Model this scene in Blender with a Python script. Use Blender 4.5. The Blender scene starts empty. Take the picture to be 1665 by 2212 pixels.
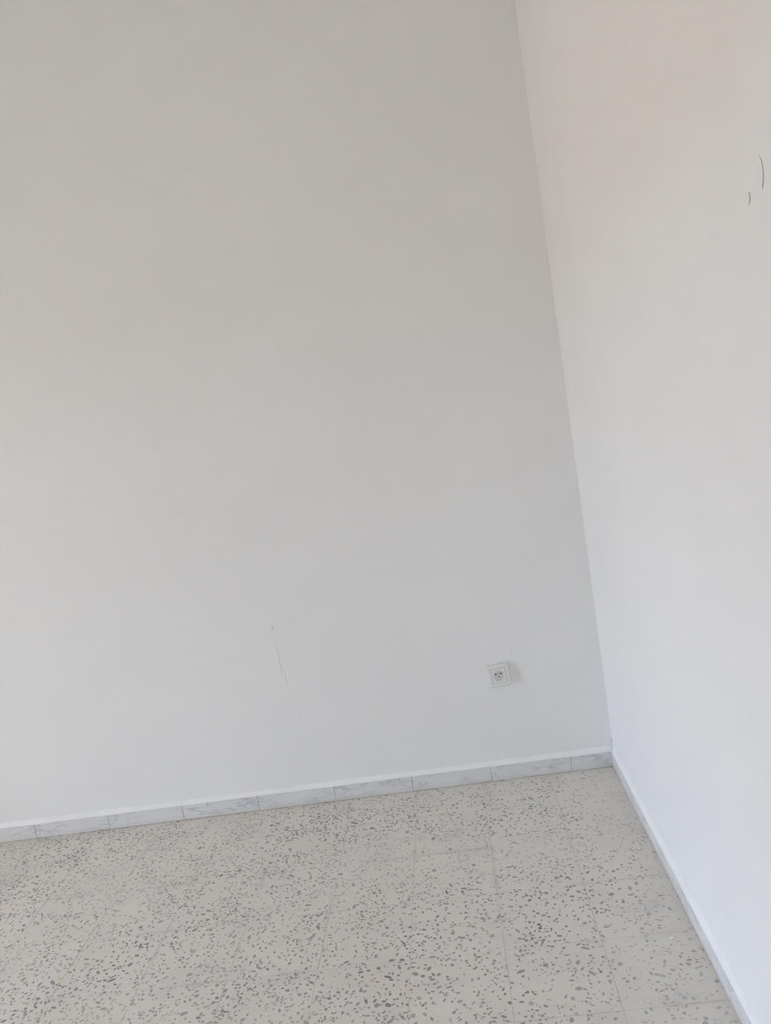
import bpy, bmesh, math, random
from mathutils import Vector, noise, Matrix

S = bpy.context.scene
C = S.collection

# ------------------------------------------------------------------ camera
cam_d = bpy.data.cameras.new('camera')
cam = bpy.data.objects.new('camera', cam_d); C.objects.link(cam)
cam.location = (-0.47208, -2.94297, 1.42901)
cam.rotation_mode = 'XYZ'
cam.rotation_euler = (1.448742, 0.158982, 0.057736)
cam_d.sensor_fit = 'VERTICAL'; cam_d.sensor_height = 36.0
cam_d.lens = 1761.97 * 36.0 / 2212.0
cam_d.clip_start = 0.05
S.camera = cam

# ------------------------------------------------------------------ room size (metres, the corner in view is the origin)
XL, YF, ZC = -4.00, -3.463, 3.15        # left wall, wall behind the camera, ceiling
OH = 2.00       # reach of the added sky-blocking slab outside
T = 0.45        # depth of the door reveal
WY0, WY1, WZ0, WZ1 = -1.75, -1.25, 0.02, 1.90   # half-open terrace door in the left wall


# ------------------------------------------------------------------ world: hazy daylight sky above, sunlit sandy ground below
w = bpy.data.worlds.new('daylight'); S.world = w; w.use_nodes = True
nt = w.node_tree; nt.nodes.clear()
tc = nt.nodes.new('ShaderNodeTexCoord'); sx = nt.nodes.new('ShaderNodeSeparateXYZ')
mr = nt.nodes.new('ShaderNodeMapRange'); mr.inputs[1].default_value = -1; mr.inputs[2].default_value = 1
rp = nt.nodes.new('ShaderNodeValToRGB'); bg = nt.nodes.new('ShaderNodeBackground'); wo = nt.nodes.new('ShaderNodeOutputWorld')
nt.links.new(tc.outputs['Generated'], sx.inputs[0]); nt.links.new(sx.outputs[2], mr.inputs[0])
nt.links.new(mr.outputs[0], rp.inputs[0]); nt.links.new(rp.outputs[0], bg.inputs[0]); nt.links.new(bg.outputs[0], wo.inputs[0])
e = rp.color_ramp.elements
for i_, (pos_, col_) in enumerate(((0.0, (0.285, 0.241, 0.188)), (1.0, (0.555, 0.712, 0.970)), (0.495, (0.285, 0.241, 0.188)), (0.505, (0.597, 0.742, 0.972)))):
    k = e[i_] if i_ < 2 else e.new(pos_)
    k.position = pos_; k.color = (*col_, 1)
bg.inputs[1].default_value = 46.2

# the window opening is a portal: it only guides the daylight sampling
pl = bpy.data.lights.new('window_daylight', 'AREA'); pl.shape = 'RECTANGLE'
pl.size = WZ1 - WZ0; pl.size_y = WY1 - WY0
pl.cycles.is_portal = True
po = bpy.data.objects.new('window_daylight', pl); C.objects.link(po)
po.location = (XL - 0.10, (WY0 + WY1) / 2, (WZ0 + WZ1) / 2); po.rotation_euler = (0, -math.pi / 2, 0)

vs = S.view_settings
vs.view_transform = 'Standard'; vs.look = 'None'; vs.gamma = 1.0; vs.use_curve_mapping = False
vs.exposure = 0.21
S.cycles.max_bounces = 16; S.cycles.diffuse_bounces = 12

# ------------------------------------------------------------------ helpers
def tag(o, label=None, cat=None, group=None, kind=None):
    if label: o['label'] = label
    if cat: o['category'] = cat
    if group: o['group'] = group
    if kind: o['kind'] = kind
    return o

def obj(name, bm, mat, parent=None, smooth=False):
    me = bpy.data.meshes.new(name)
    if smooth:
        for f in bm.faces: f.smooth = True
    bm.to_mesh(me); bm.free()
    if mat: me.materials.append(mat)
    o = bpy.data.objects.new(name, me); C.objects.link(o)
    if parent: o.parent = parent
    return o

def box(bm, x0, x1, y0, y1, z0, z1, bev=0.0):
    m = Matrix.Translation(((x0 + x1) / 2, (y0 + y1) / 2, (z0 + z1) / 2)) @ Matrix.Diagonal((x1 - x0, y1 - y0, z1 - z0, 1))
    r = bmesh.ops.create_cube(bm, size=1.0, matrix=m)
    if bev:
        ed = list({ed for v in r['verts'] for ed in v.link_edges})
        bmesh.ops.bevel(bm, geom=ed, offset=bev, segments=1, affect='EDGES')
    return bm

class Mat:
    def __init__(s, name, rough=0.6, spec=0.3):
        s.m = bpy.data.materials.new(name); s.m.use_nodes = True
        s.nt = s.m.node_tree; s.b = s.nt.nodes['Principled BSDF']
        s.b.inputs['Roughness'].default_value = rough
        s.b.inputs['Specular IOR Level'].default_value = spec
    def n(s, t, **kw):
        q = s.nt.nodes.new('ShaderNode' + t)
        for a, v in kw.items(): setattr(q, a, v)
        return q
    def l(s, a, b): s.nt.links.new(a, b)
    def col(s, c): s.b.inputs['Base Color'].default_value = (*c, 1); return s
    def pos(s): return s.n('NewGeometry').outputs['Position']
    def noise(s, vec, scale, detail=3, rough=0.55, stretch=None):
        if stretch:
            mp = s.n('Mapping'); mp.inputs['Scale'].default_value = stretch; s.l(vec, mp.inputs[0]); vec = mp.outputs[0]
        q = s.n('TexNoise'); q.inputs['Scale'].default_value = scale; q.inputs['Detail'].default_value = detail
        q.inputs['Roughness'].default_value = rough; s.l(vec, q.inputs['Vector']); return q.outputs['Fac']
    def ramp(s, fac, stops):
        q = s.n('ValToRGB'); s.l(fac, q.inputs[0]); el = q.color_ramp.elements
        for i, (p, c) in enumerate(stops):
            x = el[i] if i < 2 else el.new(p)
            x.position = p; x.color = (*c, 1) if len(c) == 3 else c
        return q.outputs[0]
    def mr(s, v, a, b, c=0., d=1.):
        q = s.n('MapRange'); q.clamp = True; s.l(v, q.inputs[0])
        for i, x in enumerate((a, b, c, d)): q.inputs[i + 1].default_value = x
        return q.outputs[0]
    def math(s, op, a, b=None):
        q = s.n('Math', operation=op)
        for i, x in enumerate((a, b)):
            if x is None: continue
            if isinstance(x, (int, float)): q.inputs[i].default_value = x
            else: s.l(x, q.inputs[i])
        return q.outputs[0]
    def mix(s, fac, a, b, mode='MIX'):
        q = s.n('MixRGB', blend_type=mode)
        for i, x in enumerate((fac, a, b)):
            if isinstance(x, (int, float)): q.inputs[i].default_value = x
            elif isinstance(x, tuple): q.inputs[i].default_value = (*x, 1)
            else: s.l(x, q.inputs[i])
        return q.outputs[0]
    def base(s, c): s.l(c, s.b.inputs['Base Color'])
    def bump(s, h, strength, dist):
        q = s.n('Bump'); q.inputs['Strength'].default_value = strength; q.inputs['Distance'].default_value = dist
        s.l(h, q.inputs['Height']); s.l(q.outputs[0], s.b.inputs['Normal'])

# ------------------------------------------------------------------ materials
def wall_paint():
    a = Mat('white_wall_paint', 0.55, 0.25); p = a.pos()
    c = a.ramp(a.noise(p, 1.7, 3), [(0.3, (0.862, 0.861, 0.857)), (0.7, (0.888, 0.887, 0.884))])
    sm = a.mr(a.noise(p, 9, 5, 0.65), 0.62, 0.80)
    c = a.mix(a.math('MULTIPLY', sm, 0.10), c, (0.78, 0.77, 0.75))
    a.base(c)
    h = a.math('ADD', a.noise(p, 26, 4), a.math('MULTIPLY', a.noise(p, 260, 2), 0.12))
    a.bump(h, 0.18, 0.004)
    return a.m
PAINT = wall_paint()

def fillet_paint():
    a = Mat('white_fillet_paint', 0.5, 0.3); p = a.pos()
    a.base(a.ramp(a.noise(p, 14, 4), [(0.3, (0.905, 0.905, 0.90)), (0.7, (0.94, 0.94, 0.94))]))
    a.bump(a.noise(p, 60, 4), 0.3, 0.004)
    return a.m
FILLET = fillet_paint()

TILE = 0.25; ROW0 = -0.2131; COL0 = 0.0012      # joint lines: x = COL0 - 0.25 k, y = ROW0 - 0.25 k
def terrazzo_ground(a):
    """colour of the cement matrix with its stains, shared by tiles and chips"""
    p = a.pos()
    c = a.ramp(a.noise(p, 5.5, 4), [(0.30, (0.728, 0.690, 0.625)), (0.52, (0.768, 0.730, 0.664)), (0.72, (0.780, 0.725, 0.645))])
    blush = a.mr(a.noise(p, 3.1, 5, 0.65), 0.52, 0.72)
    c = a.mix(a.math('MULTIPLY', blush, 0.75), c, (0.745, 0.665, 0.595))
    cool = a.mr(a.noise(p, 4.3, 5, 0.7, (1, 1.6, 1)), 0.54, 0.72)
    c = a.mix(a.math('MULTIPLY', cool, 0.65), c, (0.615, 0.605, 0.60))
    fine = a.noise(p, 140, 4, 0.7)
    c = a.mix(a.mr(fine, 0.42, 0.72, 0, 0.42), c, (0.60, 0.59, 0.565))
    # grimy smears that follow the joints in places
    sp = a.n('SeparateXYZ'); a.l(p, sp.inputs[0])
    def dj(v, o):
        f = a.math('FRACT', a.math('DIVIDE', a.math('SUBTRACT', v, o), TILE))
        return a.math('MULTIPLY', a.math('SUBTRACT', 0.5, a.math('ABSOLUTE', a.math('SUBTRACT', f, 0.5))), TILE)
    d = a.math('MINIMUM', dj(sp.outputs[0], COL0), dj(sp.outputs[1], ROW0))
    near = a.mr(a.math('ADD', d, a.math('MULTIPLY', a.math('SUBTRACT', a.noise(p, 22, 4, 0.7), 0.5), 0.03)), 0.0, 0.012, 1, 0)
    patch = a.mr(a.noise(p, 5.0, 3), 0.50, 0.66)
    c = a.mix(a.math('MULTIPLY', a.math('MULTIPLY', near, patch), 0.40), c, (0.46, 0.445, 0.43))
    return c, p
def terrazzo():
    a = Mat('terrazzo_cement', 0.50, 0.35)
    c, p = terrazzo_ground(a)
    oi = a.n('ObjectInfo')
    c = a.mix(1.0, c, a.ramp(oi.outputs['Random'], [(0, (0.99, 0.99, 0.99)), (1, (1.01, 1.008, 1.005))]), 'MULTIPLY')
    a.base(c); a.bump(a.noise(p, 180, 3), 0.08, 0.002)
    return a.m
TERR = terrazzo()
def chipmat():
    a = Mat('terrazzo_stone', 0.42, 0.4)
    at = a.n('VertexColor', layer_name='col')
    p = a.pos()
    c = a.mix(a.mr(a.noise(p, 300, 3), 0.35, 0.7, 0, 0.30), at.outputs[0], (0.50, 0.49, 0.47))
    a.base(c); return a.m
CHIP = chipmat()
GROUT = (lambda a: (a.base(a.ramp(a.noise(a.pos(), 18, 4), [(0.38, (0.34, 0.32, 0.29)), (0.62, (0.66, 0.635, 0.59))])), a.m)[1])(Mat('joint_cement', 0.85, 0.1))

def marble():
    a = Mat('veined_white_marble_tile', 0.30, 0.45); p = a.pos()
    oi = a.n('ObjectInfo')
    off = a.n('VectorMath', operation='ADD'); a.l(p, off.inputs[0])
    sc = a.math('MULTIPLY', oi.outputs['Random'], 37.0)
    cb = a.n('CombineXYZ'); a.l(sc, cb.inputs[0]); a.l(sc, cb.inputs[1]); a.l(cb.outputs[0], off.inputs[1]); q = off.outputs[0]
    def vein(scale, st, wd, det=4):
        f = a.noise(q, scale, det, 0.6, st)
        return a.mr(a.math('ABSOLUTE', a.math('SUBTRACT', f, 0.5)), 0.0, wd, 1, 0)
    v1 = a.math('MULTIPLY', vein(4.5, (1, 1, 4.2), 0.026), a.mr(a.noise(q, 6, 2), 0.36, 0.54))
    v2 = a.math('MULTIPLY', vein(8, (1, 1, 3), 0.022, 5), a.mr(a.noise(q, 9, 2), 0.44, 0.56))
    cloud = a.mr(a.noise(q, 12, 4, 0.6, (1, 1, 2.5)), 0.45, 0.75)
    c = a.mix(a.math('MULTIPLY', cloud, 0.35), (0.760, 0.762, 0.768), (0.67, 0.675, 0.69))
    c = a.mix(a.math('MULTIPLY', v1, 0.60), c, (0.42, 0.43, 0.46))
    c = a.mix(a.math('MULTIPLY', v2, 0.40), c, (0.45, 0.47, 0.51))
    # beige tone along the foot, fading out upwards
    sp = a.n('SeparateXYZ'); a.l(p, sp.inputs[0])
    foot = a.mr(a.math('ADD', sp.outputs[2], a.math('MULTIPLY', a.noise(p, 14, 3), 0.02)), 0.012, 0.034, 1, 0)
    c = a.mix(a.math('MULTIPLY', foot, 0.55), c, (0.66, 0.645, 0.61))
    a.base(c); return a.m
MARBLE = marble()
PLASTIC = Mat('white_plastic', 0.32, 0.45).col((0.80, 0.80, 0.79)).m
WELL = Mat('grey_white_plastic', 0.40, 0.4).col((0.80, 0.80, 0.80)).m
BLACK = Mat('dark_contact_hole', 0.8, 0.1).col((0.01, 0.01, 0.01)).m
METAL = (lambda a: (setattr(a.b.inputs['Metallic'], 'default_value', 0.9), a.col((0.42, 0.42, 0.42)), a.m)[2])(Mat('dull_nickel', 0.4))
DARK = Mat('dark_crack', 0.9, 0.1).col((0.10, 0.10, 0.095)).m
ALU = Mat('white_window_paint', 0.4, 0.4).col((0.75, 0.75, 0.74)).m

# ------------------------------------------------------------------ shell: hand-plastered walls, each a slab with a slightly uneven face
def uneven(p, amp=0.0016):
    return amp * noise.noise(p * 1.9) + 0.0005 * noise.noise(p * 9.0) + 0.00035 * noise.noise(p * 23.0)
def plaster_wall(name, u0, u1, v0, v1, to3, nrm, step, label, thick=0.16):
    """grid over (u, v); to3 maps to the face, nrm points into the room"""
    nu = max(2, int((u1 - u0) / step)); nv = max(2, int((v1 - v0) / step)); bm = bmesh.new(); n = Vector(nrm); g = []
    for j in range(nv + 1):
        row = []
        for i in range(nu + 1):
            p = Vector(to3(u0 + (u1 - u0) * i / nu, v0 + (v1 - v0) * j / nv))
            row.append(bm.verts.new(p + n * uneven(p)))
        g.append(row)
    for j in range(nv):
        for i in range(nu):
            bm.faces.new((g[j][i], g[j][i + 1], g[j + 1][i + 1], g[j + 1][i])).smooth = True
    rim = g[0][:] + [g[j][nu] for j in range(1, nv + 1)] + g[nv][nu - 1::-1] + [g[j][0] for j in range(nv - 1, 0, -1)]
    back = [bm.verts.new(v.co - n * thick) for v in rim]
    for i in range(len(rim)):
        j = (i + 1) % len(rim); bm.faces.new((rim[i], back[i], back[j], rim[j]))
    bm.faces.new(back)
    bmesh.ops.recalc_face_normals(bm, faces=bm.faces)
    return tag(obj(name, bm, PAINT), label, 'wall', kind='structure')
wall_back = plaster_wall('wall_back', XL - 0.03, 0.03, -0.02, ZC + 0.02, lambda u, v: (u, 0, v), (0, -1, 0), 0.03,
                         'white painted plaster wall that carries the power socket')
wall_right = plaster_wall('wall_right', YF - 0.03, 0.03, -0.02, ZC + 0.02, lambda u, v: (0, u, v), (-1, 0, 0), 0.03,
                          'bare white plaster wall, paler and without a socket, meeting the socket wall')
bm = bmesh.new(); box(bm, XL, 0.10, YF - 0.16, YF, -0.02, ZC)
tag(obj('wall_front', bm, PAINT), 'plain white wall opposite the power socket', 'wall', kind='structure')
bm = bmesh.new()
box(bm, XL - T, XL, YF - 0.16, WY0, -0.02, ZC); box(bm, XL - T, XL, WY1, 0.16, -0.02, ZC)
box(bm, XL - T, XL, WY0, WY1, -0.02, WZ0); box(bm, XL - T, XL, WY0, WY1, WZ1, ZC)
tag(obj('wall_left', bm, PAINT), 'white wall with the terrace door opening', 'wall', kind='structure')
bm = bmesh.new(); box(bm, XL - T, 0.16, YF - 0.16, 0.16, ZC, ZC + 0.15)
tag(obj('ceiling', bm, PAINT), 'flat white painted ceiling', 'ceiling', kind='structure')
# unseen slab added outside the door to cut off the high sky
bm = bmesh.new(); box(bm, XL - T - OH, XL - T, YF, 0.16, WZ1 + 0.05, WZ1 + 0.25)
tag(obj('sky_blocker_1', bm, PAINT), 'unseen slab added outside the side door to block the high sky', 'light-blocking slab', kind='structure')
# open door frame
bm = bmesh.new(); fx0, fx1, fw = XL - 0.16, XL - 0.11, 0.045
box(bm, fx0, fx1, WY0, WY0 + fw, WZ0, WZ1); box(bm, fx0, fx1, WY1 - fw, WY1, WZ0, WZ1)
box(bm, fx0, fx1, WY0 + fw, WY1 - fw, WZ0, WZ0 + fw); box(bm, fx0, fx1, WY0 + fw, WY1 - fw, WZ1 - fw, WZ1)
tag(obj('door_1', bm, ALU), 'white open terrace door frame in the side wall', 'door frame', kind='structure')

# ------------------------------------------------------------------ floor: terrazzo tiles on a mortar bed
bm = bmesh.new(); box(bm, XL - T, 0.16, YF - 0.16, 0.16, -0.06, -0.0004)
floor = tag(obj('floor', bm, GROUT), 'speckled terrazzo tile floor with dark stone chips', 'floor', kind='structure')
rng = random.Random(11)
def dust(x, y):
    """how far a pale film of plaster dust hides the stone, 0..1"""
    d = 0.38 + 0.75 * noise.noise(Vector((x * 3.1, y * 3.1, 2.0))) + 0.35 * noise.noise(Vector((x * 9, y * 9, 7.0)))
    d += 0.75 * max(0.0, 1 - (-x) / 0.24) ** 1.0          # swept up against the bare wall
    d += 0.30 * max(0.0, 1 - (-y) / 0.12)
    return min(0.90, max(0.0, d))
def chips(x0, x1, y0, y1, cx, cy):
    vs, fs, cs, placed = [], [], [], []
    area = (x1 - x0) * (y1 - y0); target = int(area / 0.0625 * rng.uniform(170, 200) * (0.9 if cx > -0.3 else 1.0 if cx > -0.8 else 1.22))
    tries = 0
    while len(placed) < target and tries < target * 9:
        tries += 1
        x, y = rng.uniform(x0, x1), rng.uniform(y0, y1)
        dens = 0.62 + 0.9 * noise.noise(Vector((x * 11, y * 11, 4.0)))
        if rng.random() > dens: continue
        r = min(0.0088, max(0.0014, rng.lognormvariate(math.log(0.0041), 0.34)))
        if any((x - a) ** 2 + (y - b) ** 2 < (0.92 * (r + q)) ** 2 for a, b, q in placed): continue
        placed.append((x, y, r))
        n = rng.choice((5, 6, 6, 7, 8)); el = rng.uniform(0.34, 0.92); th = rng.uniform(0, math.pi); a0 = rng.uniform(0, 6.28)
        b = len(vs); ct, st = math.cos(th), math.sin(th)
        for i in range(n):
            a = a0 + 6.2832 * (i + rng.uniform(-0.28, 0.28)) / n; q = r * rng.uniform(0.72, 1.12)
            u, v = q * math.cos(a) / math.sqrt(el), q * math.sin(a) * math.sqrt(el)
            vs.append((min(x1, max(x0, x + u * ct - v * st)) - cx, min(y1, max(y0, y + u * st + v * ct)) - cy, 0.0002))
        fs.append(tuple(range(b, b + n)))
        t = rng.random(); g = rng.uniform(0.15, 0.27)
        if t < 0.80: c = (g * 0.98, g, g * 1.05)
        elif t < 0.92: c = (g * 1.05, g, g * 0.90)
        elif t < 0.96: c = (g * 1.7, g * 1.3, g * 1.1)
        else: c = (0.42, 0.42, 0.42)
        d = min(0.93, dust(x, y) * rng.uniform(0.5, 1.15))
        c = tuple(c[i] * (1 - d) + (0.66, 0.645, 0.61)[i] * d for i in range(3))
        cs += [(*c, 1.0)] * n
    return vs, fs, cs
J = 0.0005
xs = [COL0 - TILE * i for i in range(0, 30)]; xs[0] = 0.0
xs = [x for x in xs if x > XL] + [XL]
ys = [0.0] + [ROW0 - TILE * i for i in range(0, 20)]
ys = [y for y in ys if y > YF] + [YF]
for j in range(len(ys) - 1):
    for i in range(len(xs) - 1):
        x1, x0, y1, y0 = xs[i] - J, xs[i + 1] + J, ys[j] - J, ys[j + 1] + J
        if x1 - x0 < 0.01 or y1 - y0 < 0.01: continue
        cx, cy = (x0 + x1) / 2, (y0 + y1) / 2
        bm = bmesh.new(); box(bm, x0 - cx, x1 - cx, y0 - cy, y1 - cy, -0.025, 0, 0.0002)
        t = obj('tile', bm, TERR, floor); t.location = (cx, cy, rng.uniform(-0.0003, 0.0003))
        vv, ff, cc = chips(x0 + 0.0005, x1 - 0.0005, y0 + 0.0005, y1 - 0.0005, cx, cy)
        me = bpy.data.meshes.new('stone_chips'); me.from_pydata(vv, [], ff)
        ca = me.color_attributes.new('col', 'FLOAT_COLOR', 'POINT')
        ca.data.foreach_set('color', [q for c in cc for q in c])
        me.materials.append(CHIP)
        ch = bpy.data.objects.new('stone_chips', me); C.objects.link(ch); ch.parent = t; ch['kind'] = 'stuff'

# white paint specks dropped on the floor
bm = bmesh.new()
specks = [(rng.uniform(-2.3, -0.03), -rng.random() ** 1.3 * 1.25 - 0.02, rng.uniform(0.0007, 0.0018)) for _ in range(90)]
specks += [(-0.075, -0.985, 0.0050), (-0.04, -1.07, 0.003), (-1.79, -0.045, 0.0045), (-2.20, -0.135, 0.003), (-1.18, -0.62, 0.0028)]
for x, y, r in specks:
    n = 7; a0 = rng.uniform(0, 6.28)
    ring = [bm.verts.new((x + r * rng.uniform(0.7, 1.3) * math.cos(a0 + 6.283 * i / n), y + r * rng.uniform(0.6, 1.1) * math.sin(a0 + 6.283 * i / n), 0.0003)) for i in range(n)]
    top = bm.verts.new((x, y, 0.0003 + 0.22 * r))
    for i in range(n): bm.faces.new((ring[i], ring[(i + 1) % n], top))
sp = obj('paint_specks', bm, FILLET, floor, True); sp['kind'] = 'stuff'; sp['label'] = 'white paint specks dropped on the tiles'

# ------------------------------------------------------------------ skirting
SH, ST = 0.061, 0.010
def skirting(name, label, length, joints, frame):
    """built along +s from the corner, d = distance from the wall into the room; frame maps (s, d, z) to the room"""
    bm = bmesh.new()
    def fbox(bm, s0, s1, d0, d1, z0, z1, bev=0):
        a, b = Vector(frame(s0, d0, z0)), Vector(frame(s1, d1, z1))
        box(bm, min(a.x, b.x), max(a.x, b.x), min(a.y, b.y), max(a.y, b.y), z0, z1, bev)
    fbox(bm, 0.001, length, 0.0, ST - 0.0018, 0.0, SH - 0.001)
    root = tag(obj(name, bm, GROUT), label, 'skirting', kind='structure')
    ed = [0.0] + joints + [length]
    for a, b in zip(ed, ed[1:]):
        p0 = Vector(frame((a + b) / 2, ST / 2, 0)); bm = bmesh.new()
        fbox(bm, a + 0.0009, b - 0.0009, 0.002, ST + rng.uniform(-0.0005, 0.0005), 0.0012, SH, 0.0006)
        bmesh.ops.translate(bm, verts=bm.verts, vec=-p0)
        o = obj('skirting_tile', bm, MARBLE, root); o.location = p0
    # sloping bead of paint and plaster that closes the top against the wall
    bm = bmesh.new(); prof = []; n = int(length / 0.012)
    for i in range(n + 1):
        s = length * i / n
        h = SH + 0.0165 + 0.0035 * noise.noise(Vector((s * 4, 1.5, 0))) + 0.0012 * noise.noise(Vector((s * 21, 4.5, 0)))
        lip = SH + 0.0006 * noise.noise(Vector((s * 13, 9.5, 0))) - 0.0012 - max(0, 0.004 * noise.noise(Vector((s * 6, 2.2, 3))))
        o = 0.0006 * noise.noise(Vector((s * 17, 7.7, 0)))
        prof.append([bm.verts.new(frame(s, d, z)) for d, z in ((ST + 0.0008, lip), (ST + 0.0012 + o, SH + 0.0015), (ST * 0.66, SH + 0.006 + o), (ST * 0.32, SH + 0.0115), (0.0008, h), (-0.003, h + 0.001))])
    for a, b in zip(prof, prof[1:]):
        for q in range(5): bm.faces.new((a[q], b[q], b[q + 1], a[q + 1])).smooth = True
    for v0 in (prof[0], prof[-1]): bm.faces.new(v0)
    bmesh.ops.recalc_face_normals(bm, faces=bm.faces)
    obj('plaster_fillet', bm, FILLET, root)['label'] = 'white painted plaster bead sealing the skirting top'
    return root
bb = skirting('baseboard_back', 'veined marble tile skirting below the power socket', -XL,
              [0.1628 + 0.3 * i for i in range(30) if 0.1628 + 0.3 * i < -XL - 0.02], lambda s, d, z: (-s, -d, z))
br = skirting('baseboard_right', 'pale marble tile skirting along the bare wall without socket', -YF - 0.012,
              [0.31 + 0.3 * i for i in range(13) if 0.31 + 0.3 * i < -YF - 0.05], lambda s, d, z: (-d, -s - 0.0115, z))

# ------------------------------------------------------------------ power socket
R3 = math.radians(3.6)
sock = bpy.data.objects.new('power_socket', None); C.objects.link(sock)
sock.location = (-0.381, -0.0006, 0.408); sock.rotation_euler = (math.pi / 2, 0, 0)   # local x right, y up, z out of the wall
sock.rotation_euler = (Matrix.Rotation(math.pi / 2, 3, 'X') @ Matrix.Rotation(R3, 3, 'Z')).to_euler()
tag(sock, 'square white two-pin power socket mounted on the plaster wall', 'socket')
def sqr(bm, half, z, rad, n=6):
    out = []
    for cx, cy, a0 in ((1, 1, 0), (-1, 1, 90), (-1, -1, 180), (1, -1, 270)):
        for i in range(n + 1):
            a = math.radians(a0 + 90 * i / n)
            out.append(bm.verts.new((cx * (half - rad) + rad * math.cos(a), cy * (half - rad) + rad * math.sin(a), z)))
    return out
def bridge(bm, a, b, smooth=False):
    n = len(a)
    for i in range(n): bm.faces.new((a[i], a[(i + 1) % n], b[(i + 1) % n], b[i])).smooth = smooth
def circ_like(bm, loop, r, z, oy=0.0):
    return [bm.verts.new((r * math.cos(math.atan2(v.co.y, v.co.x)), r * math.sin(math.atan2(v.co.y, v.co.x)) + oy, z)) for v in loop]
# outer frame, a chamfered square ring
D = 0.0055      # the box behind the frame
bm = bmesh.new()
L = [sqr(bm, h, z, r) for h, z, r in ((0.0402, 0, 0.004), (0.0402, 0.0105, 0.004), (0.0408, 0.0107, 0.004), (0.0408, 0.0078 + D, 0.004), (0.0395, 0.0098 + D, 0.004), (0.0375, 0.0108 + D, 0.0035), (0.0288, 0.0114 + D, 0.002), (0.0280, 0.0108 + D, 0.002), (0.0280, 0.0, 0.002))]
for a, b in zip(L, L[1:]): bridge(bm, a, b)
bridge(bm, L[-1], L[0])
bmesh.ops.recalc_face_normals(bm, faces=bm.faces)
obj('frame', bm, PLASTIC, sock)
# centre plate with the round opening
bm = bmesh.new(); NS = 64
def ray(half, z):
    return [bm.verts.new((half * math.cos(a) / max(abs(math.cos(a)), abs(math.sin(a))), half * math.sin(a) / max(abs(math.cos(a)), abs(math.sin(a))), z)) for a in [6.283185 * q / NS for q in range(NS)]]
def rnd(r, z): return [bm.verts.new((r * math.cos(6.283185 * q / NS), r * math.sin(6.283185 * q / NS), z)) for q in range(NS)]
loops = [ray(0.0272, 0.002 + D), ray(0.0272, 0.0112 + D), ray(0.0264, 0.0120 + D), rnd(0.0216, 0.0120 + D), rnd(0.0207, 0.0129 + D), rnd(0.0198, 0.0119 + D)]
for p, q in zip(loops, loops[1:]): bridge(bm, p, q)
bmesh.ops.recalc_face_normals(bm, faces=bm.faces)
plate = obj('centre_plate', bm, PLASTIC, sock)
# round well
bm = bmesh.new()
rs = [rnd(0.0199, 0.0118 + D), rnd(0.0190, 0.0062), rnd(0.0178, 0.0052)]
for a, b in zip(rs, rs[1:]): bridge(bm, a, b, True)
bm.faces.new(rs[-1]); bmesh.ops.recalc_face_normals(bm, faces=bm.faces)
well = obj('socket_well', bm, WELL, sock)
def disc(name, x, y, r, z0, z1, mat, parent, r2=None, seg=20):
    bm = bmesh.new()
    bmesh.ops.create_cone(bm, cap_ends=True, segments=seg, radius1=r, radius2=r2 or r, depth=z1 - z0, matrix=Matrix.Translation((x, y, (z0 + z1) / 2)))
    return obj(name, bm, mat, parent)
for x in (-0.0095, 0.0095):
    disc('contact_hole', x, 0.0036, 0.0027, 0.0048, 0.0056, BLACK, sock)
disc('fixing_screw', 0.0, 0.0036, 0.0019, 0.0048, 0.0058, METAL, sock)
disc('earth_pin', 0.0006, -0.0064, 0.0023, 0.0048, 0.0150, METAL, sock, 0.0019)

# ------------------------------------------------------------------ small flaws in the plaster
def nib(wall, name, c, su, sv, h, frame, mat=PAINT, lab=None, rot=0.0):
    bm = bmesh.new(); n = 10
    r = []
    for k, (sc, hh) in enumerate(((1.0, -0.001), (0.8, 0.45), (0.4, 0.9))):
        row = []
        for i in range(n):
            a = 6.2832 * i / n; j = 1 + 0.25 * noise.noise(Vector((math.cos(a) * 2, math.sin(a) * 2, c[0] * 31)))
            u, v = su * sc * j * math.cos(a), sv * sc * j * math.sin(a)
            row.append(bm.verts.new(frame(c[0] + u * math.cos(rot) - v * math.sin(rot), c[1] + u * math.sin(rot) + v * math.cos(rot), hh * h)))
        r.append(row)
    for a, b in zip(r, r[1:]): bridge(bm, a, b, True)
    bm.faces.new(r[-1]); bmesh.ops.recalc_face_normals(bm, faces=bm.faces)
    o = obj(name, bm, mat, wall)
    if lab: o['label'] = lab
    return o
FB = lambda u, v, h: (u, -h - 0.0004, v)
FR = lambda u, v, h: (-h - 0.0004, u, v)
nib(wall_back, 'plaster_bump', (-0.325, 0.489), 0.0085, 0.0045, 0.0032, FB, rot=0.5)
nib(wall_back, 'plaster_bump', (-1.192, 0.703), 0.0045, 0.012, 0.0022, FB)
nib(wall_back, 'trowel_ridge', (-1.187, 0.575), 0.0035, 0.085, 0.0012, FB, rot=0.03)
nib(wall_back, 'trowel_ridge', (-1.175, 0.515), 0.0030, 0.060, 0.0010, FB, rot=0.05)
nib(wall_back, 'plaster_bump', (-1.143, 0.355), 0.003, 0.006, 0.0028, FB)
nib(wall_back, 'plaster_bump', (-0.372, 0.4535), 0.012, 0.003, 0.0030, FB, rot=0.1)
nib(wall_back, 'plaster_bump', (-1.46, 0.49), 0.003, 0.004, 0.0022, FB)
nib(wall_back, 'plaster_bump', (-0.905, 0.395), 0.003, 0.004, 0.0022, FB)
nib(wall_right, 'trowel_ridge', (-1.79, 1.66), 0.010, 0.022, 0.0003, FR)
nib(wall_right, 'plaster_bump', (-1.74, 1.64), 0.010, 0.010, 0.0003, FR)
nib(wall_back, 'crack', (-0.0025, 0.098), 0.0010, 0.0050, 0.0008, FB, DARK, 'short dark crack in the corner', -0.45)
